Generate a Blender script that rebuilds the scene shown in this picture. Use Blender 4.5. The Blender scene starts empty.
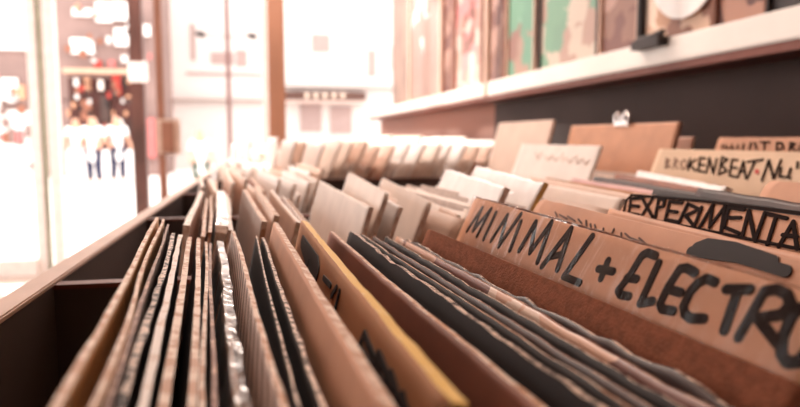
import bpy, bmesh, math, random
from mathutils import Vector, Matrix, noise
R = math.radians
rnd = random.Random(7)
col = bpy.context.scene.collection
scene = bpy.context.scene

# ------------------------------------------------------------------ camera
F = 650.0
CAM = Vector((0, 0, 0.966))
pitch = math.atan(65.5 / F)
yaw = math.atan(138 * math.cos(pitch) / F)
cam_d = bpy.data.cameras.new('camera'); cam = bpy.data.objects.new('camera', cam_d); col.objects.link(cam)
cam.location = CAM
cam.rotation_euler = (R(90) - pitch, 0, -yaw)
cam_d.sensor_width = 36; cam_d.lens = F / 800 * 36
cam_d.clip_start = 0.01; cam_d.clip_end = 300
cam_d.dof.use_dof = True
cam_d.dof.focus_distance = 0.325
cam_d.dof.aperture_fstop = 8.2
scene.camera = cam
MC = cam.rotation_euler.to_matrix()

def ray(u, v):
    return MC @ Vector(((u - 400) / F, -(v - 203.5) / F, -1.0))
def at_y(u, v, y):
    r = ray(u, v); return CAM + r * (y / r.y)
def at_z(u, v, z):
    r = ray(u, v); return CAM + r * ((z - CAM.z) / r.z)
def at_x(u, v, x):
    r = ray(u, v); return CAM + r * (x / r.x)

# ------------------------------------------------------------------ materials
MATS = {}
def warm(c): return (c[0] ** 1.05, c[1] ** 1.18, c[2] ** 1.22)
def nodes(name):
    m = bpy.data.materials.new(name); m.use_nodes = True
    nt = m.node_tree; b = nt.nodes['Principled BSDF']
    return m, nt, b
def mat(name, c, rough=0.6, metal=0.0, var=0.15, scale=20, bump=0.0, bscale=200, c2=None, spec=0.4, stretch=(1, 1, 1)):
    """base colour with procedural mottling and optional bump"""
    if name in MATS: return MATS[name]
    c = warm(c); c2 = warm(c2) if c2 else None
    m, nt, b = nodes(name)
    tc = nt.nodes.new('ShaderNodeTexCoord'); mp = nt.nodes.new('ShaderNodeMapping')
    mp.inputs['Scale'].default_value = stretch
    nt.links.new(tc.outputs['Object'], mp.inputs[0])
    n = nt.nodes.new('ShaderNodeTexNoise'); n.inputs['Scale'].default_value = scale; n.inputs['Detail'].default_value = 5
    nt.links.new(mp.outputs[0], n.inputs['Vector'])
    rp = nt.nodes.new('ShaderNodeValToRGB')
    c2 = c2 or tuple(x * (1 - var * 2) for x in c)
    rp.color_ramp.elements[0].position = 0.33; rp.color_ramp.elements[1].position = 0.62
    rp.color_ramp.elements[0].color = (*c2, 1); rp.color_ramp.elements[1].color = (*c, 1)
    nt.links.new(n.outputs['Fac'], rp.inputs[0]); nt.links.new(rp.outputs[0], b.inputs['Base Color'])
    b.inputs['Roughness'].default_value = rough; b.inputs['Metallic'].default_value = metal
    b.inputs['Specular IOR Level'].default_value = spec
    if bump:
        n2 = nt.nodes.new('ShaderNodeTexNoise'); n2.inputs['Scale'].default_value = bscale; n2.inputs['Detail'].default_value = 4
        nt.links.new(mp.outputs[0], n2.inputs['Vector'])
        bp = nt.nodes.new('ShaderNodeBump'); bp.inputs['Strength'].default_value = bump; bp.inputs['Distance'].default_value = 0.002
        nt.links.new(n2.outputs['Fac'], bp.inputs['Height']); nt.links.new(bp.outputs[0], b.inputs['Normal'])
    MATS[name] = m; return m
def artwork(name, cols, scale=9, rough=0.45, dist='CHEBYCHEV'):
    """printed cover: irregular colour fields"""
    if name in MATS: return MATS[name]
    m, nt, b = nodes(name)
    tc = nt.nodes.new('ShaderNodeTexCoord')
    n = nt.nodes.new('ShaderNodeTexNoise'); n.inputs['Scale'].default_value = scale * 2; n.inputs['Detail'].default_value = 3
    nt.links.new(tc.outputs['Object'], n.inputs['Vector'])
    vo = nt.nodes.new('ShaderNodeTexVoronoi'); vo.distance = dist; vo.inputs['Scale'].default_value = scale
    mx = nt.nodes.new('ShaderNodeMixRGB'); mx.inputs[0].default_value = 0.05
    nt.links.new(tc.outputs['Object'], mx.inputs[1]); nt.links.new(n.outputs['Color'], mx.inputs[2])
    nt.links.new(mx.outputs[0], vo.inputs['Vector'])
    sp = nt.nodes.new('ShaderNodeSeparateColor'); nt.links.new(vo.outputs['Color'], sp.inputs[0])
    rp = nt.nodes.new('ShaderNodeValToRGB'); rp.color_ramp.interpolation = 'CONSTANT'
    k = len(cols)
    while len(rp.color_ramp.elements) < k: rp.color_ramp.elements.new(0.5)
    for i, c in enumerate(cols):
        e = rp.color_ramp.elements[i]; e.position = i / k; e.color = (*warm(c), 1)
    nt.links.new(sp.outputs[0], rp.inputs[0]); nt.links.new(rp.outputs[0], b.inputs['Base Color'])
    b.inputs['Roughness'].default_value = rough
    MATS[name] = m; return m
def worn_edge(name, c, c2, scale=180, thr=0.5):
    """sleeve rim: sharp flecks of bare white board along the worn fold"""
    if name in MATS: return MATS[name]
    m, nt, b = nodes(name)
    tc = nt.nodes.new('ShaderNodeTexCoord'); n = nt.nodes.new('ShaderNodeTexNoise')
    n.inputs['Scale'].default_value = scale; n.inputs['Detail'].default_value = 6; n.inputs['Roughness'].default_value = 0.7
    nt.links.new(tc.outputs['Object'], n.inputs['Vector'])
    rp = nt.nodes.new('ShaderNodeValToRGB')
    rp.color_ramp.elements[0].position = thr - 0.04; rp.color_ramp.elements[1].position = thr + 0.04
    rp.color_ramp.elements[0].color = (*c, 1); rp.color_ramp.elements[1].color = (*c2, 1)
    nt.links.new(n.outputs['Fac'], rp.inputs[0]); nt.links.new(rp.outputs[0], b.inputs['Base Color'])
    bp = nt.nodes.new('ShaderNodeBump'); bp.inputs['Strength'].default_value = 0.6; bp.inputs['Distance'].default_value = 0.001
    nt.links.new(n.outputs['Fac'], bp.inputs['Height']); nt.links.new(bp.outputs[0], b.inputs['Normal'])
    b.inputs['Roughness'].default_value = 0.6
    MATS[name] = m; return m
def stripes(name, c, c2, scale=420):
    if name in MATS: return MATS[name]
    m, nt, b = nodes(name)
    tc = nt.nodes.new('ShaderNodeTexCoord'); mp = nt.nodes.new('ShaderNodeMapping'); mp.inputs['Rotation'].default_value = (0, R(62), 0)
    nt.links.new(tc.outputs['Object'], mp.inputs[0])
    w = nt.nodes.new('ShaderNodeTexWave'); w.inputs['Scale'].default_value = scale / 6.28; w.inputs['Distortion'].default_value = 0.6
    nt.links.new(mp.outputs[0], w.inputs['Vector'])
    rp = nt.nodes.new('ShaderNodeValToRGB'); rp.color_ramp.elements[0].color = (*c, 1); rp.color_ramp.elements[1].color = (*c2, 1)
    rp.color_ramp.elements[0].position = .3; rp.color_ramp.elements[1].position = .7
    nt.links.new(w.outputs['Fac'], rp.inputs[0]); nt.links.new(rp.outputs[0], b.inputs['Base Color'])
    b.inputs['Roughness'].default_value = 0.6
    MATS[name] = m; return m
def clear_film(name, tint=(1, .97, .94), gloss=0.12, rough=0.15, bump=0.5, bscale=60, fres=1.45, stretch=(1, 1, 1)):
    """thin clear plastic or window glass: see-through with a sheen"""
    if name in MATS: return MATS[name]
    m = bpy.data.materials.new(name); m.use_nodes = True; nt = m.node_tree; nt.nodes.clear()
    out = nt.nodes.new('ShaderNodeOutputMaterial'); mix = nt.nodes.new('ShaderNodeMixShader')
    tr = nt.nodes.new('ShaderNodeBsdfTransparent'); tr.inputs[0].default_value = (*tint, 1)
    gl = nt.nodes.new('ShaderNodeBsdfGlossy'); gl.inputs['Roughness'].default_value = rough
    fr = nt.nodes.new('ShaderNodeFresnel'); fr.inputs[0].default_value = fres
    ad = nt.nodes.new('ShaderNodeMath'); ad.operation = 'ADD'; ad.inputs[1].default_value = gloss; ad.use_clamp = True
    nt.links.new(fr.outputs[0], ad.inputs[0]); nt.links.new(ad.outputs[0], mix.inputs[0])
    nt.links.new(tr.outputs[0], mix.inputs[1]); nt.links.new(gl.outputs[0], mix.inputs[2]); nt.links.new(mix.outputs[0], out.inputs[0])
    if bump:
        tc = nt.nodes.new('ShaderNodeTexCoord'); n = nt.nodes.new('ShaderNodeTexNoise'); n.inputs['Scale'].default_value = bscale
        n.inputs['Distortion'].default_value = 1.5
        if stretch != (1, 1, 1):
            mp = nt.nodes.new('ShaderNodeMapping'); mp.inputs['Scale'].default_value = stretch; nt.links.new(tc.outputs['Object'], mp.inputs[0]); nt.links.new(mp.outputs[0], n.inputs['Vector'])
        bp = nt.nodes.new('ShaderNodeBump'); bp.inputs['Strength'].default_value = bump; bp.inputs['Distance'].default_value = 0.004
        nt.links.new(n.outputs['Fac'], bp.inputs['Height'])
        if stretch == (1, 1, 1): nt.links.new(tc.outputs['Object'], n.inputs['Vector'])
        nt.links.new(bp.outputs[0], gl.inputs['Normal'])
    MATS[name] = m; return m

INK = mat('ink', (.022, .019, .019), .85, var=.05, spec=.08)
BLACK_WOOD = mat('black_wood', (.075, .070, .070), .75, var=.1, scale=8)
RAIL_TOP = mat('rail_paint', (.62, .50, .44), .45, var=.06, scale=30)
WOOD_RED = mat('red_wood', (.24, .085, .055), .5, var=.25, scale=6, stretch=(1, .15, 3), bump=.2)
LEDGE = mat('ledge_paint', (.90, .85, .80), .35, var=.04, scale=6)
KRAFT = mat('kraft_card', (.27, .13, .085), .9, var=.14, scale=260, bump=.35, bscale=900, spec=.1)
TAN = mat("tan_card", (.62, .36, .24), .55, var=.08, scale=25, bump=.25, bscale=40)
PALE = mat('pale_card', (.76, .60, .51), .6, var=.05, scale=18)
CREAM = mat('cream_card', (.86, .77, .71), .6, var=.05, scale=20)
WHITE = mat('white_card', (.92, .88, .86), .5, var=.04, scale=20)
GLOSSW = mat('glossy_white', (.95, .92, .90), .22, var=.05, scale=30, bump=.4, bscale=35)
GREY = mat('grey_board', (.50, .43, .39), .75, var=.10, scale=120, bump=.2, bscale=500)
OCHRE = mat('ochre_board', (.46, .25, .13), .7, var=.15, scale=12)
YEDGE = worn_edge('yellow_rim', (.86, .56, .16), (.92, .72, .40), 60, .6)
BROWN = mat('brown_cover', (.32, .15, .10), .55, var=.18, scale=14)
DARKC = mat('dark_cover', (.022, .018, .018), .7, var=.2, scale=10)
DARKB = mat('dark_brown_cover', (.07, .045, .038), .5, var=.3, scale=18)
EDGE_T = worn_edge('tan_rim', (.55, .30, .18), (.82, .66, .54), 120, .5)
EDGE_W = worn_edge('white_rim', (.74, .58, .48), (.90, .82, .76), 90, .45)
EDGE_D = worn_edge('dark_rim', (.05, .03, .025), (.86, .68, .56), 260, .48)
EDGE_B = worn_edge('brown_rim', (.26, .12, .08), (.66, .42, .30), 160, .55)
FILM = clear_film('clear_plastic', gloss=.004, rough=.12, bump=1.0, bscale=60, fres=1.15, stretch=(1, 1, .22))
FILMW = clear_film('crumpled_plastic', (1, .94, .90), gloss=.07, rough=.3, bump=.9, bscale=70)
GLASS = clear_film('window_glass', (1, 1, 1), gloss=.0, rough=.02, bump=0, fres=1.3)
GOLDF = mat('gold_cover', (.74, .50, .28), .35, var=.25, scale=7, stretch=(.6, 1, 6))
STRIPE = stripes('ribbed_cover', (.14, .07, .05), (.62, .46, .38), 260)
ARTS = [artwork('art_a', [(.5, .3, .22), (.75, .6, .5), (.1, .06, .05), (.4, .12, .09)], 30),
        artwork('art_b', [(.7, .55, .46), (.2, .1, .08), (.62, .4, .3)], 22),
        artwork('art_c', [(.75, .66, .6), (.8, .74, .7), (.5, .25, .25)], 14)]

# ------------------------------------------------------------------ object helpers
def tag(o, label=None, cat=None, group=None, kind=None):
    if label: o['label'] = label
    if cat: o['category'] = cat
    if group: o['group'] = group
    if kind: o['kind'] = kind
    return o
def link(name, me, mats, parent=None):
    o = bpy.data.objects.new(name, me); col.objects.link(o)
    for m in (mats if isinstance(mats, (list, tuple)) else [mats]): me.materials.append(m)
    if parent: o.parent = parent
    return o
def empty(name, loc, rz=0):
    o = bpy.data.objects.new(name, None); col.objects.link(o); o.location = loc; o.rotation_euler.z = rz
    o.empty_display_size = .05
    return o
def bm_box(bm, x0, x1, y0, y1, z0, z1, mi=0):
    vs = [bm.verts.new((x, y, z)) for z in (z0, z1) for y in (y0, y1) for x in (x0, x1)]
    for f in ((0, 2, 3, 1), (4, 5, 7, 6), (0, 1, 5, 4), (2, 6, 7, 3), (0, 4, 6, 2), (1, 3, 7, 5)):
        fc = bm.faces.new([vs[i] for i in f]); fc.material_index = mi
    return vs
def boxes(name, lst, mats, parent=None, bevel=0.0):
    """lst of world boxes; the object's origin sits at the base of the first"""
    bm = bmesh.new()
    b0 = lst[0]; org = Vector(((b0[0] + b0[1]) / 2, (b0[2] + b0[3]) / 2, min(b[4] for b in lst)))
    if parent is not None: org = Vector(parent.location)
    for b in lst:
        mi = b[6] if len(b) > 6 else 0
        bm_box(bm, b[0] - org.x, b[1] - org.x, b[2] - org.y, b[3] - org.y, b[4] - org.z, b[5] - org.z, mi)
    if bevel: bmesh.ops.bevel(bm, geom=bm.edges[:], offset=bevel, segments=2, affect='EDGES')
    me = bpy.data.meshes.new(name); bm.to_mesh(me); bm.free()
    o = link(name, me, mats, parent)
    if parent is None: o.location = org
    return o
def tube(bm, pts, r, seg=8):
    """round bar through points"""
    rings = []
    for i, p in enumerate(pts):
        d = (pts[min(i + 1, len(pts) - 1)] - pts[max(i - 1, 0)]).normalized()
        a = d.orthogonal().normalized(); b = d.cross(a)
        if rings:
            pa = rings[-1][1]; a = (pa - d * pa.dot(d)).normalized(); b = d.cross(a)
        rr = r[i] if isinstance(r, (list, tuple)) else r
        rings.append(([bm.verts.new(p + (a * math.cos(t) + b * math.sin(t)) * rr) for t in [k * 2 * math.pi / seg for k in range(seg)]], a))
    for (v0, _), (v1, _) in zip(rings, rings[1:]):
        for k in range(seg):
            bm.faces.new([v0[k], v0[(k + 1) % seg], v1[(k + 1) % seg], v1[k]])
    bm.faces.new(rings[0][0][::-1]); bm.faces.new(rings[-1][0])

# ------------------------------------------------------------------ sleeves and cards
def bin_floor(x):   # the bins' floor slopes up a little away from the browser
    return CAM.z - .386 + (x + .16) * .030
def frame_from(pf, pn, lean):
    """pf far top corner, pn a nearer point on the top edge"""
    d = (pn - pf).normalized()                         # towards the viewer
    h = Vector((d.y, -d.x, 0)).normalized()
    if h.x > 0: h = -h                                 # horizontal, to the browser's side
    dn = h * math.sin(lean) + Vector((0, 0, -1)) * math.cos(lean)
    dn = (dn - d * dn.dot(d)).normalized()
    nrm = d.cross(dn).normalized()
    if nrm.x > 0: nrm = -nrm                           # face looking to the browser
    return d, dn, nrm
class Plane: pass
def slab(name, pf, d, dn, nrm, L, H, th, mats, seed=0, bow=.0, rag=.0, rad=0.0, wave=0.0, nx=30, nz=14, shave=0.0):
    """sleeve or card: thin board with its own bow, worn rim and rounded top corners.
    local x runs from the far to the near edge, local z up, local -y the browser's side"""
    me = bpy.data.meshes.new(name); bm = bmesh.new()
    rows = [1 - (k / nz) ** 1.8 for k in range(nz, -1, -1)]      # 0 (bottom)..1 (top), denser at the top
    if rad:
        rows = sorted(set([round(r, 5) for r in rows] + [round(1 - rad * (1 - math.cos(a * math.pi / 12)) / H, 5) for a in range(0, 7)]))
    sides = []
    for s in (-1, 1):
        g = []
        for rz_ in rows:
            t = (1 - rz_) * H
            ins = 0
            if rad and t < rad: ins = rad - math.sqrt(max(0, rad * rad - (rad - t) ** 2))
            line = []
            for i in range(nx + 1):
                x = ins + (L - 2 * ins) * i / nx
                n1 = noise.noise(Vector((x * 6, t * 4, seed * 7.3))) ; n2 = noise.noise(Vector((x * 40, t * 18, seed * 3.1 + 5)))
                y = s * th / 2 * (1 + .10 * n2) + bow * n1 * .8 + wave * n2
                topw = max(0, 1 - t / .012)
                z = H - t - topw * rag * (abs(noise.noise(Vector((x * 90, seed * 1.7, 2)))) * .8 + .5 * max(0, noise.noise(Vector((x * 22, seed, 9)))))
                y += topw * rag * .25 * noise.noise(Vector((x * 120, s * 3, seed)))
                line.append(bm.verts.new((x, y, z)))
            g.append(line)
        sides.append(g)
    for s, g in enumerate(sides):
        for a in range(len(g) - 1):
            for i in range(nx):
                q = [g[a][i], g[a][i + 1], g[a + 1][i + 1], g[a + 1][i]]
                f = bm.faces.new(q if s == 0 else q[::-1]); f.material_index = 0 if s == 0 else (2 if len(mats) > 2 else 0); f.smooth = True
    g0, g1 = sides
    def rim(a, b, c, e):
        f = bm.faces.new([a, b, c, e]); f.material_index = 1
    for i in range(nx):
        rim(g0[-1][i], g0[-1][i + 1], g1[-1][i + 1], g1[-1][i]); rim(g0[0][i + 1], g0[0][i], g1[0][i], g1[0][i + 1])
    for a in range(len(g0) - 1):
        rim(g0[a + 1][0], g1[a + 1][0], g1[a][0], g0[a][0]); rim(g0[a][-1], g1[a][-1], g1[a + 1][-1], g0[a + 1][-1])
    bm.to_mesh(me); bm.free()
    o = link(name, me, mats)
    org = pf + dn * H
    # local axes: x=d, z=-dn, y=-nrm (browser side is -y)
    M = Matrix((( d.x, -nrm.x, -dn.x, org.x), (d.y, -nrm.y, -dn.y, org.y), (d.z, -nrm.z, -dn.z, org.z), (0, 0, 0, 1)))
    o.matrix_world = M
    o['_h'] = 0; del o['_h']
    return o
def lean_of(x): return R(12 + 60 * max(-.1, min(.25, x)))

NEWREC = []
def record(uf, vf, yf, un, vn, label, mats, th=.0035, lean=None, L=.313, seed=None, bow=.002, rag=.0012, name='record_sleeve',
           cat='record', group=None, rad=0., near=False, pitch_=0., film=None, wave=0., H=None, nx=30, yawd=None):
    pf = at_y(uf, vf, yf)
    pn = at_z(un, vn, pf.z)
    if yawd is not None: pn = pf + Vector((math.sin(R(yawd)), -math.cos(R(yawd)), 0))
    if near: pf, pn = pf + (pn - pf).normalized() * L, pf
    if pitch_:
        dd = (pn - pf).normalized(); pn = pf + dd + Vector((0, 0, pitch_))
    ln = lean_of(pf.x) if lean is None else R(lean)
    d, dn, nrm = frame_from(pf, pn, ln)
    if H is None: 
        H = .31
        for _ in range(4): H = (pf.z - bin_floor(pf.x + dn.x * H) - .001) / -dn.z
    o = slab(name, pf, d, dn, nrm, L, H, th, mats, seed if seed is not None else rnd.random() * 50, bow, rag, rad, wave, nx=nx)
    tag(o, label, cat, group)
    o_plane = Plane(); o_plane.o = o; o_plane.pf = pf; o_plane.n = nrm; o_plane.th = th; o_plane.d = d; o_plane.dn = dn; o_plane.H = H; o_plane.L = L; o_plane.bow = bow
    if film:
        f = slab('plastic_cover', Vector((0, 0, 0)), Vector((1, 0, 0)), Vector((0, 0, -1)), Vector((0, -1, 0)), L + .004, .09, th + .0014, [FILMW if film > .0018 else FILM], rnd.random() * 50, bow, .002, 0, film * .5)
        f.parent = o; f.matrix_world = Matrix.Identity(4); f.matrix_local = Matrix.Translation((-.002, 0, H - .09 + .0045))
    return o_plane

def strokes(pl, name, polys, w, m=INK, lift=.0009, taper=False, jit=0):
    """marker lettering lying on the browser's side of a card; polys are photo points projected on the card"""
    inv = pl.o.matrix_world.inverted()
    bm = bmesh.new(); k = 0
    for poly in polys:
        pts = []
        for (u, v) in poly:
            r = ray(u, v); base = pl.pf + pl.n * (pl.th / 2)
            t = (base - CAM).dot(pl.n) / r.dot(pl.n)
            p = inv @ (CAM + r * t); pts.append((p.x, p.z))
        for a, b in zip(pts, pts[1:]):
            dx, dz = b[0] - a[0], b[1] - a[1]; l = math.hypot(dx, dz) or 1e-6; an = math.atan2(dz, dx)
            ring = []
            for c, s0 in ((b, -90), (a, 90)):
                for q in range(7):
                    t = an + R(s0 + q * 30); ring.append((c[0] + math.cos(t) * w / 2, c[1] + math.sin(t) * w / 2))
            y = -pl.th / 2 - lift - (k % 5) * .00006; k += 1
            top = [bm.verts.new((x, y, z)) for x, z in ring]; bot = [bm.verts.new((x, y + .0005, z)) for x, z in ring]
            bm.faces.new(top); bm.faces.new(bot[::-1])
            for i in range(len(ring)):
                j = (i + 1) % len(ring); bm.faces.new([top[j], top[i], bot[i], bot[j]])
    bmesh.ops.recalc_face_normals(bm, faces=bm.faces[:])
    me = bpy.data.meshes.new(name); bm.to_mesh(me); bm.free()
    o = link(name, me, m, pl.o)
    return o

# ================================================================== BIN 1 (nearest), left to right
G1 = 'record sleeves in the nearest bin'
rec1 = [
 # uf, vf, un, vn, label, mats, thickness, extras
 (160, 217, 58, 407, 'gold-brown glossy sleeve, first at the rail side of the nearest bin', [GOLDF, EDGE_T, GOLDF], .0030, dict(bow=.003)),
 (165, 219, 88, 407, 'thin gold-edged sleeve bowed against the first gold-brown one', [GOLDF, EDGE_T, GOLDF], .0022, dict(bow=.004)),
 (169, 224, 108, 407, 'dark sleeve with a thin tan edge, third from the rail', [DARKC, EDGE_B, DARKB], .0020, {}),
 (173, 231, 122, 407, 'black sleeve with badly frayed white spine, fourth from the rail', [DARKC, EDGE_D, DARKC], .0034, dict(rag=.003)),
 (181, 234, 142, 407, 'white-edged thick sleeve right of the frayed black spine', [DARKB, EDGE_W, DARKC], .0040, dict(rag=.0015)),
 (190, 237, 163, 407, 'dark sleeve with a rounded pinkish brown spine, sixth from the rail', [DARKC, EDGE_T, DARKB], .0044, dict(rag=.001)),
 (200, 238, 190, 407, 'brown-rimmed dark sleeve with straight square edge, left of a thin brown one', [DARKB, EDGE_T, DARKC], .0038, {}),
 (206, 241, 203, 407, 'thin brown-edged sleeve squeezed against a straight square-edged dark one', [DARKC, EDGE_T, DARKC], .0026, {}),
 (211, 243, 216, 407, 'dark thin sleeve left of the crumpled plastic cover', [DARKB, EDGE_B, DARKB], .0024, {}),
 (219, 247, 238, 407, 'sleeve wrapped in thick crumpled clear plastic', [ARTS[1], EDGE_W, ARTS[0]], .0042, dict(film=.0022, rag=.003)),
 (234, 231, 286, 407, 'sleeve with fine diagonal ribbed pattern beside the crumpled plastic', [STRIPE, EDGE_T, STRIPE], .0032, {}),
 (256, 236, 296, 407, 'black sleeve with a thin white worn line along its edge', [DARKC, EDGE_D, DARKC], .0014, {}),
 (263, 237, 321, 407, 'black sleeve with flecked tan spine, left of the wide cream cover', [DARKC, EDGE_D, DARKC], .0028, dict(rag=.002)),
 (276, 222, 392, 407, 'wide cream-tan cover with bare board edge in the middle of the nearest bin', [TAN, EDGE_T, PALE], .0042, dict(bow=.001)),
 (305, 221, 463, 407, 'ochre cover with bright yellow top edge and big dark letters', [OCHRE, YEDGE, OCHRE], .0056, dict(bow=.0012, rag=.0018)),
 (331, 231, 541, 407, 'plain brown cover with pale worn edge, right of the yellow-edged one', [BROWN, EDGE_T, BROWN], .0036, {}),
 (351, 230, 606, 407, 'black cover with heavily worn flecked spine and rounded corner', [DARKC, EDGE_D, DARKC], .0040, dict(rag=.0026, rad=.004)),
 (362, 234, 630, 407, 'very thin tan-rimmed sleeve tucked right behind the worn rounded black one', [DARKC, EDGE_T, DARKC], .0016, dict(rag=.002)),
 (374, 235, 655, 407, 'thin brown-rimmed dark sleeve between two very thin ones right of the worn black cover', [DARKB, EDGE_B, DARKB], .0018, dict(rag=.0015)),
 (386, 236, 684, 407, 'very thin flecked dark sleeve left of the mossy brown one', [DARKC, EDGE_D, DARKC], .0018, dict(rag=.002)),
 (398, 236, 716, 407, 'mossy brown sleeve with blotchy print, left of the torn scalloped one', [ARTS[1], EDGE_B, BROWN], .0036, dict(rag=.002)),
 (409, 238, 752, 407, 'dark sleeve with torn scalloped edge, beside the bare kraft card', [DARKB, EDGE_D, DARKB], .0026, dict(rag=.006)),
]
planes = []
for i, (uf, vf, un, vn, lab, ms, th, ex) in enumerate(rec1):
    planes.append(record(uf, vf, .44, un, vn, lab, ms, th * (.62 if i < 13 else .75), group=G1, seed=i * 1.37 + 2, lean=(3.5 + i if i < 11 else None), **ex))
yellow = planes[14]
# dark print on the yellow-edged cover: rounded block letters low on the near half, a dark blot at the far corner
def blockletter(cx, cy, w, h, sh):
    return [(cx, cy), (cx + w, cy + sh), (cx + w + w * .25, cy + h + sh), (cx + w * .25, cy + h), (cx, cy)]
strokes(yellow, 'printed_letters', [[(366, 334), (381, 372)], [(366, 334), (361, 347)], [(361, 348), (374, 368)], [(381, 354), (395, 389)], [(381, 354), (375, 368), (387, 388)],
    [(393, 374), (402, 404)], [(393, 374), (386, 388), (396, 406)], [(405, 396), (411, 420)], [(405, 396), (398, 408)], [(325, 278), (332, 286)], [(338, 288), (333, 296)], [(341, 292), (337, 309)]], .0028, DARKC)
strokes(yellow, 'dark_print', [[(303, 240), (311, 252), (316, 262)], [(303, 243), (309, 262)], [(307, 246), (318, 262), (319, 272)], [(311, 262), (317, 278)]], .0065, DARKC, lift=.0008)

# bare kraft card in front of the MINIMAL divider
kraft = record(430, 229, .445, 803, 385, 'bare brown kraft board standing in front of the large lettered divider', [KRAFT, EDGE_B, KRAFT], .0030, cat='divider card', name='kraft_divider', rad=.003, bow=.0004, rag=.0006, lean=23)
# MINIMAL + ELECTRO divider
mini = record(476, 197.5, .45, 803, 291, 'clear-wrapped tan divider card hand-lettered MINIMAL + ELECTRO', [TAN, EDGE_B, TAN], .0022, cat='divider card', name='genre_divider', rad=.007, bow=.0002, rag=.0004, lean=24)
wl = slab('plastic_cover', Vector((0, 0, 0)), Vector((1, 0, 0)), Vector((0, 0, -1)), Vector((0, -1, 0)), .315, .10, .0062, [FILM], 4, 0, .001, .007, .0008)
wl.parent = mini.o; wl.matrix_local = Matrix.Translation((-.001, 0, mini.H - .10 + .001))
strokes(mini, 'lettering', [
 [(467.5, 230.5), (482.4, 208.2), (473.5, 230.5), (491.2, 209.6), (477.5, 235.7)], [(496.2, 213.3), (484.3, 239)],
 [(491.5, 240.8), (507.4, 215.5), (499.4, 246.2), (521, 214.8)], [(521, 222), (510.5, 250)],
 [(519.8, 250.5), (536, 222.5), (530.5, 252.5), (551.7, 222.6), (538, 262)], [(542.5, 266.5), (571.5, 229), (558, 269.5)], [(551, 257), (563, 254)],
 [(592.5, 236.5), (564, 276.5), (580, 283)], [(608.5, 261), (601.5, 278.5)], [(599, 269), (613.5, 271.8)],
 [(656, 256), (648, 252.8), (642.5, 255.5), (629.5, 276.9), (618.8, 290.5), (621, 295), (629.5, 296.5)], [(627, 278), (637, 279.3)],
 [(659, 263.5), (640.8, 303.5), (652.8, 301.4)], [(695.5, 273.2), (687, 268), (680.5, 269), (668.8, 286.7), (660.5, 304), (663, 309.5), (673.7, 311.3)], [(668, 289), (681, 292.8)],
 [(715.5, 282.5), (707, 278.8), (699, 283), (691, 291.6), (684, 307), (685, 314), (691, 318.6), (704.4, 319)],
 [(727, 289.5), (750.5, 289.8)], [(738.7, 291), (725, 330.5)],
 [(739, 337.5), (765, 291.5), (777, 289.5), (788, 295), (791.5, 304), (783, 314.6), (758, 318.5), (778.5, 344)],
 [(792, 317.5), (783, 338), (782, 354), (788, 363), (799, 362), (812, 346), (818, 322), (812, 308), (800, 309), (792, 317.5)]], .0037, INK, lift=.0004)
# second divider, its rounded corner showing above
sec = record(541, 198.5, .453, 803, 262, 'rounded tan divider with a dark label, directly behind the large lettered one', [TAN, EDGE_B, TAN], .0024, cat='divider card', name='genre_divider', rad=.010, bow=.0006, rag=.0008, lean=25)
strokes(sec, 'dark_label', [[(697, 248), (708, 244), (735, 248), (775, 262)], [(692, 252), (740, 258), (788, 272)]], .005, DARKC)
strokes(sec, 'lettering_tops', [[(556 + k * 7.1 + 3 * math.sin(k * 5), 212.5 + k * 2.25 + math.sin(k * 3)), (558 + k * 7.1 + 4 * math.sin(k * 7), 217 + k * 2.25)] for k in range(13)], .0011, mat('grey_ink', (.12, .07, .05), .6))
frn = record(612, 209, .447, 803, 255, 'long tan cover lying in front of the EXPERIMENTAL divider', [TAN, EDGE_B, TAN], .0028, rag=.0008, lean=25, name='record_sleeve', group=G1)
# EXPERIMENTAL divider
exp_ = record(631, 192.5, .451, 803, 217, 'dark-framed tan divider hand-lettered EXPERIMENTAL', [TAN, INK, TAN], .0024, cat='divider card', name='genre_divider', rad=.008, bow=.0003, rag=.0006, lean=26)
E0, S = (615, 180), 4.324
def e(*pts): return [(E0[0] + x / S, E0[1] + y / S) for x, y in pts]
strokes(exp_, 'lettering', [e((112, 80), (72, 82), (62, 145), (106, 152)), e((66, 112), (106, 115)), e((118, 75), (165, 160)), e((168, 75), (112, 165)),
  e((175, 168), (192, 80), (218, 90), (212, 115), (186, 122)), e((292, 100), (238, 95), (220, 172), (272, 182)), e((230, 135), (272, 140)),
  e((275, 195), (318, 105), (368, 128), (308, 155), (340, 195)), e((378, 120), (345, 205)), e((368, 210), (425, 112), (412, 205), (478, 117), (462, 225)),
  e((562, 130), (495, 122), (475, 205), (540, 232)), e((485, 165), (545, 165)), e((555, 240), (582, 135), (610, 265), (652, 145)),
  e((650, 145), (745, 168)), e((700, 160), (662, 280)), e((712, 290), (775, 182), (792, 300)), e((730, 240), (792, 248)), e((830, 190), (815, 300), (890, 320))], .0024)
strokes(exp_, 'frame_line', [e((75, 66), (50, 90), (38, 145)), e((38, 148), (800, 300)), e((75, 66), (400, 95), (830, 150))], .0018)
tan2 = record(769, 180, .450, 815, 184, 'plain tan divider with dark rounded rim at the right of the nearest bin', [TAN, INK, TAN], .0030, cat='divider card', name='blank_divider', rad=.010, bow=.0003, lean=26)
brk_front = record(640, 171, .80, 764, 194, 'silvery white sleeve in bright plastic lying below the BROKEN BEAT card', [GLOSSW, EDGE_W, GLOSSW], .006, cat='record', rag=.002, lean=24, L=.30)
# a few dark and patterned covers behind EXPERIMENTAL
record(655, 190, .45, 803, 212, 'dark cover with a scalloped edge just behind the EXPERIMENTAL divider', [DARKC, EDGE_D, DARKC], .003, rag=.002, lean=26, group=G1)
record(700, 188, .45, 803, 203, 'black-brown cover standing between the EXPERIMENTAL and blank tan dividers', [DARKB, EDGE_D, DARKB], .003, rag=.002, lean=26, group=G1)

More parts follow.
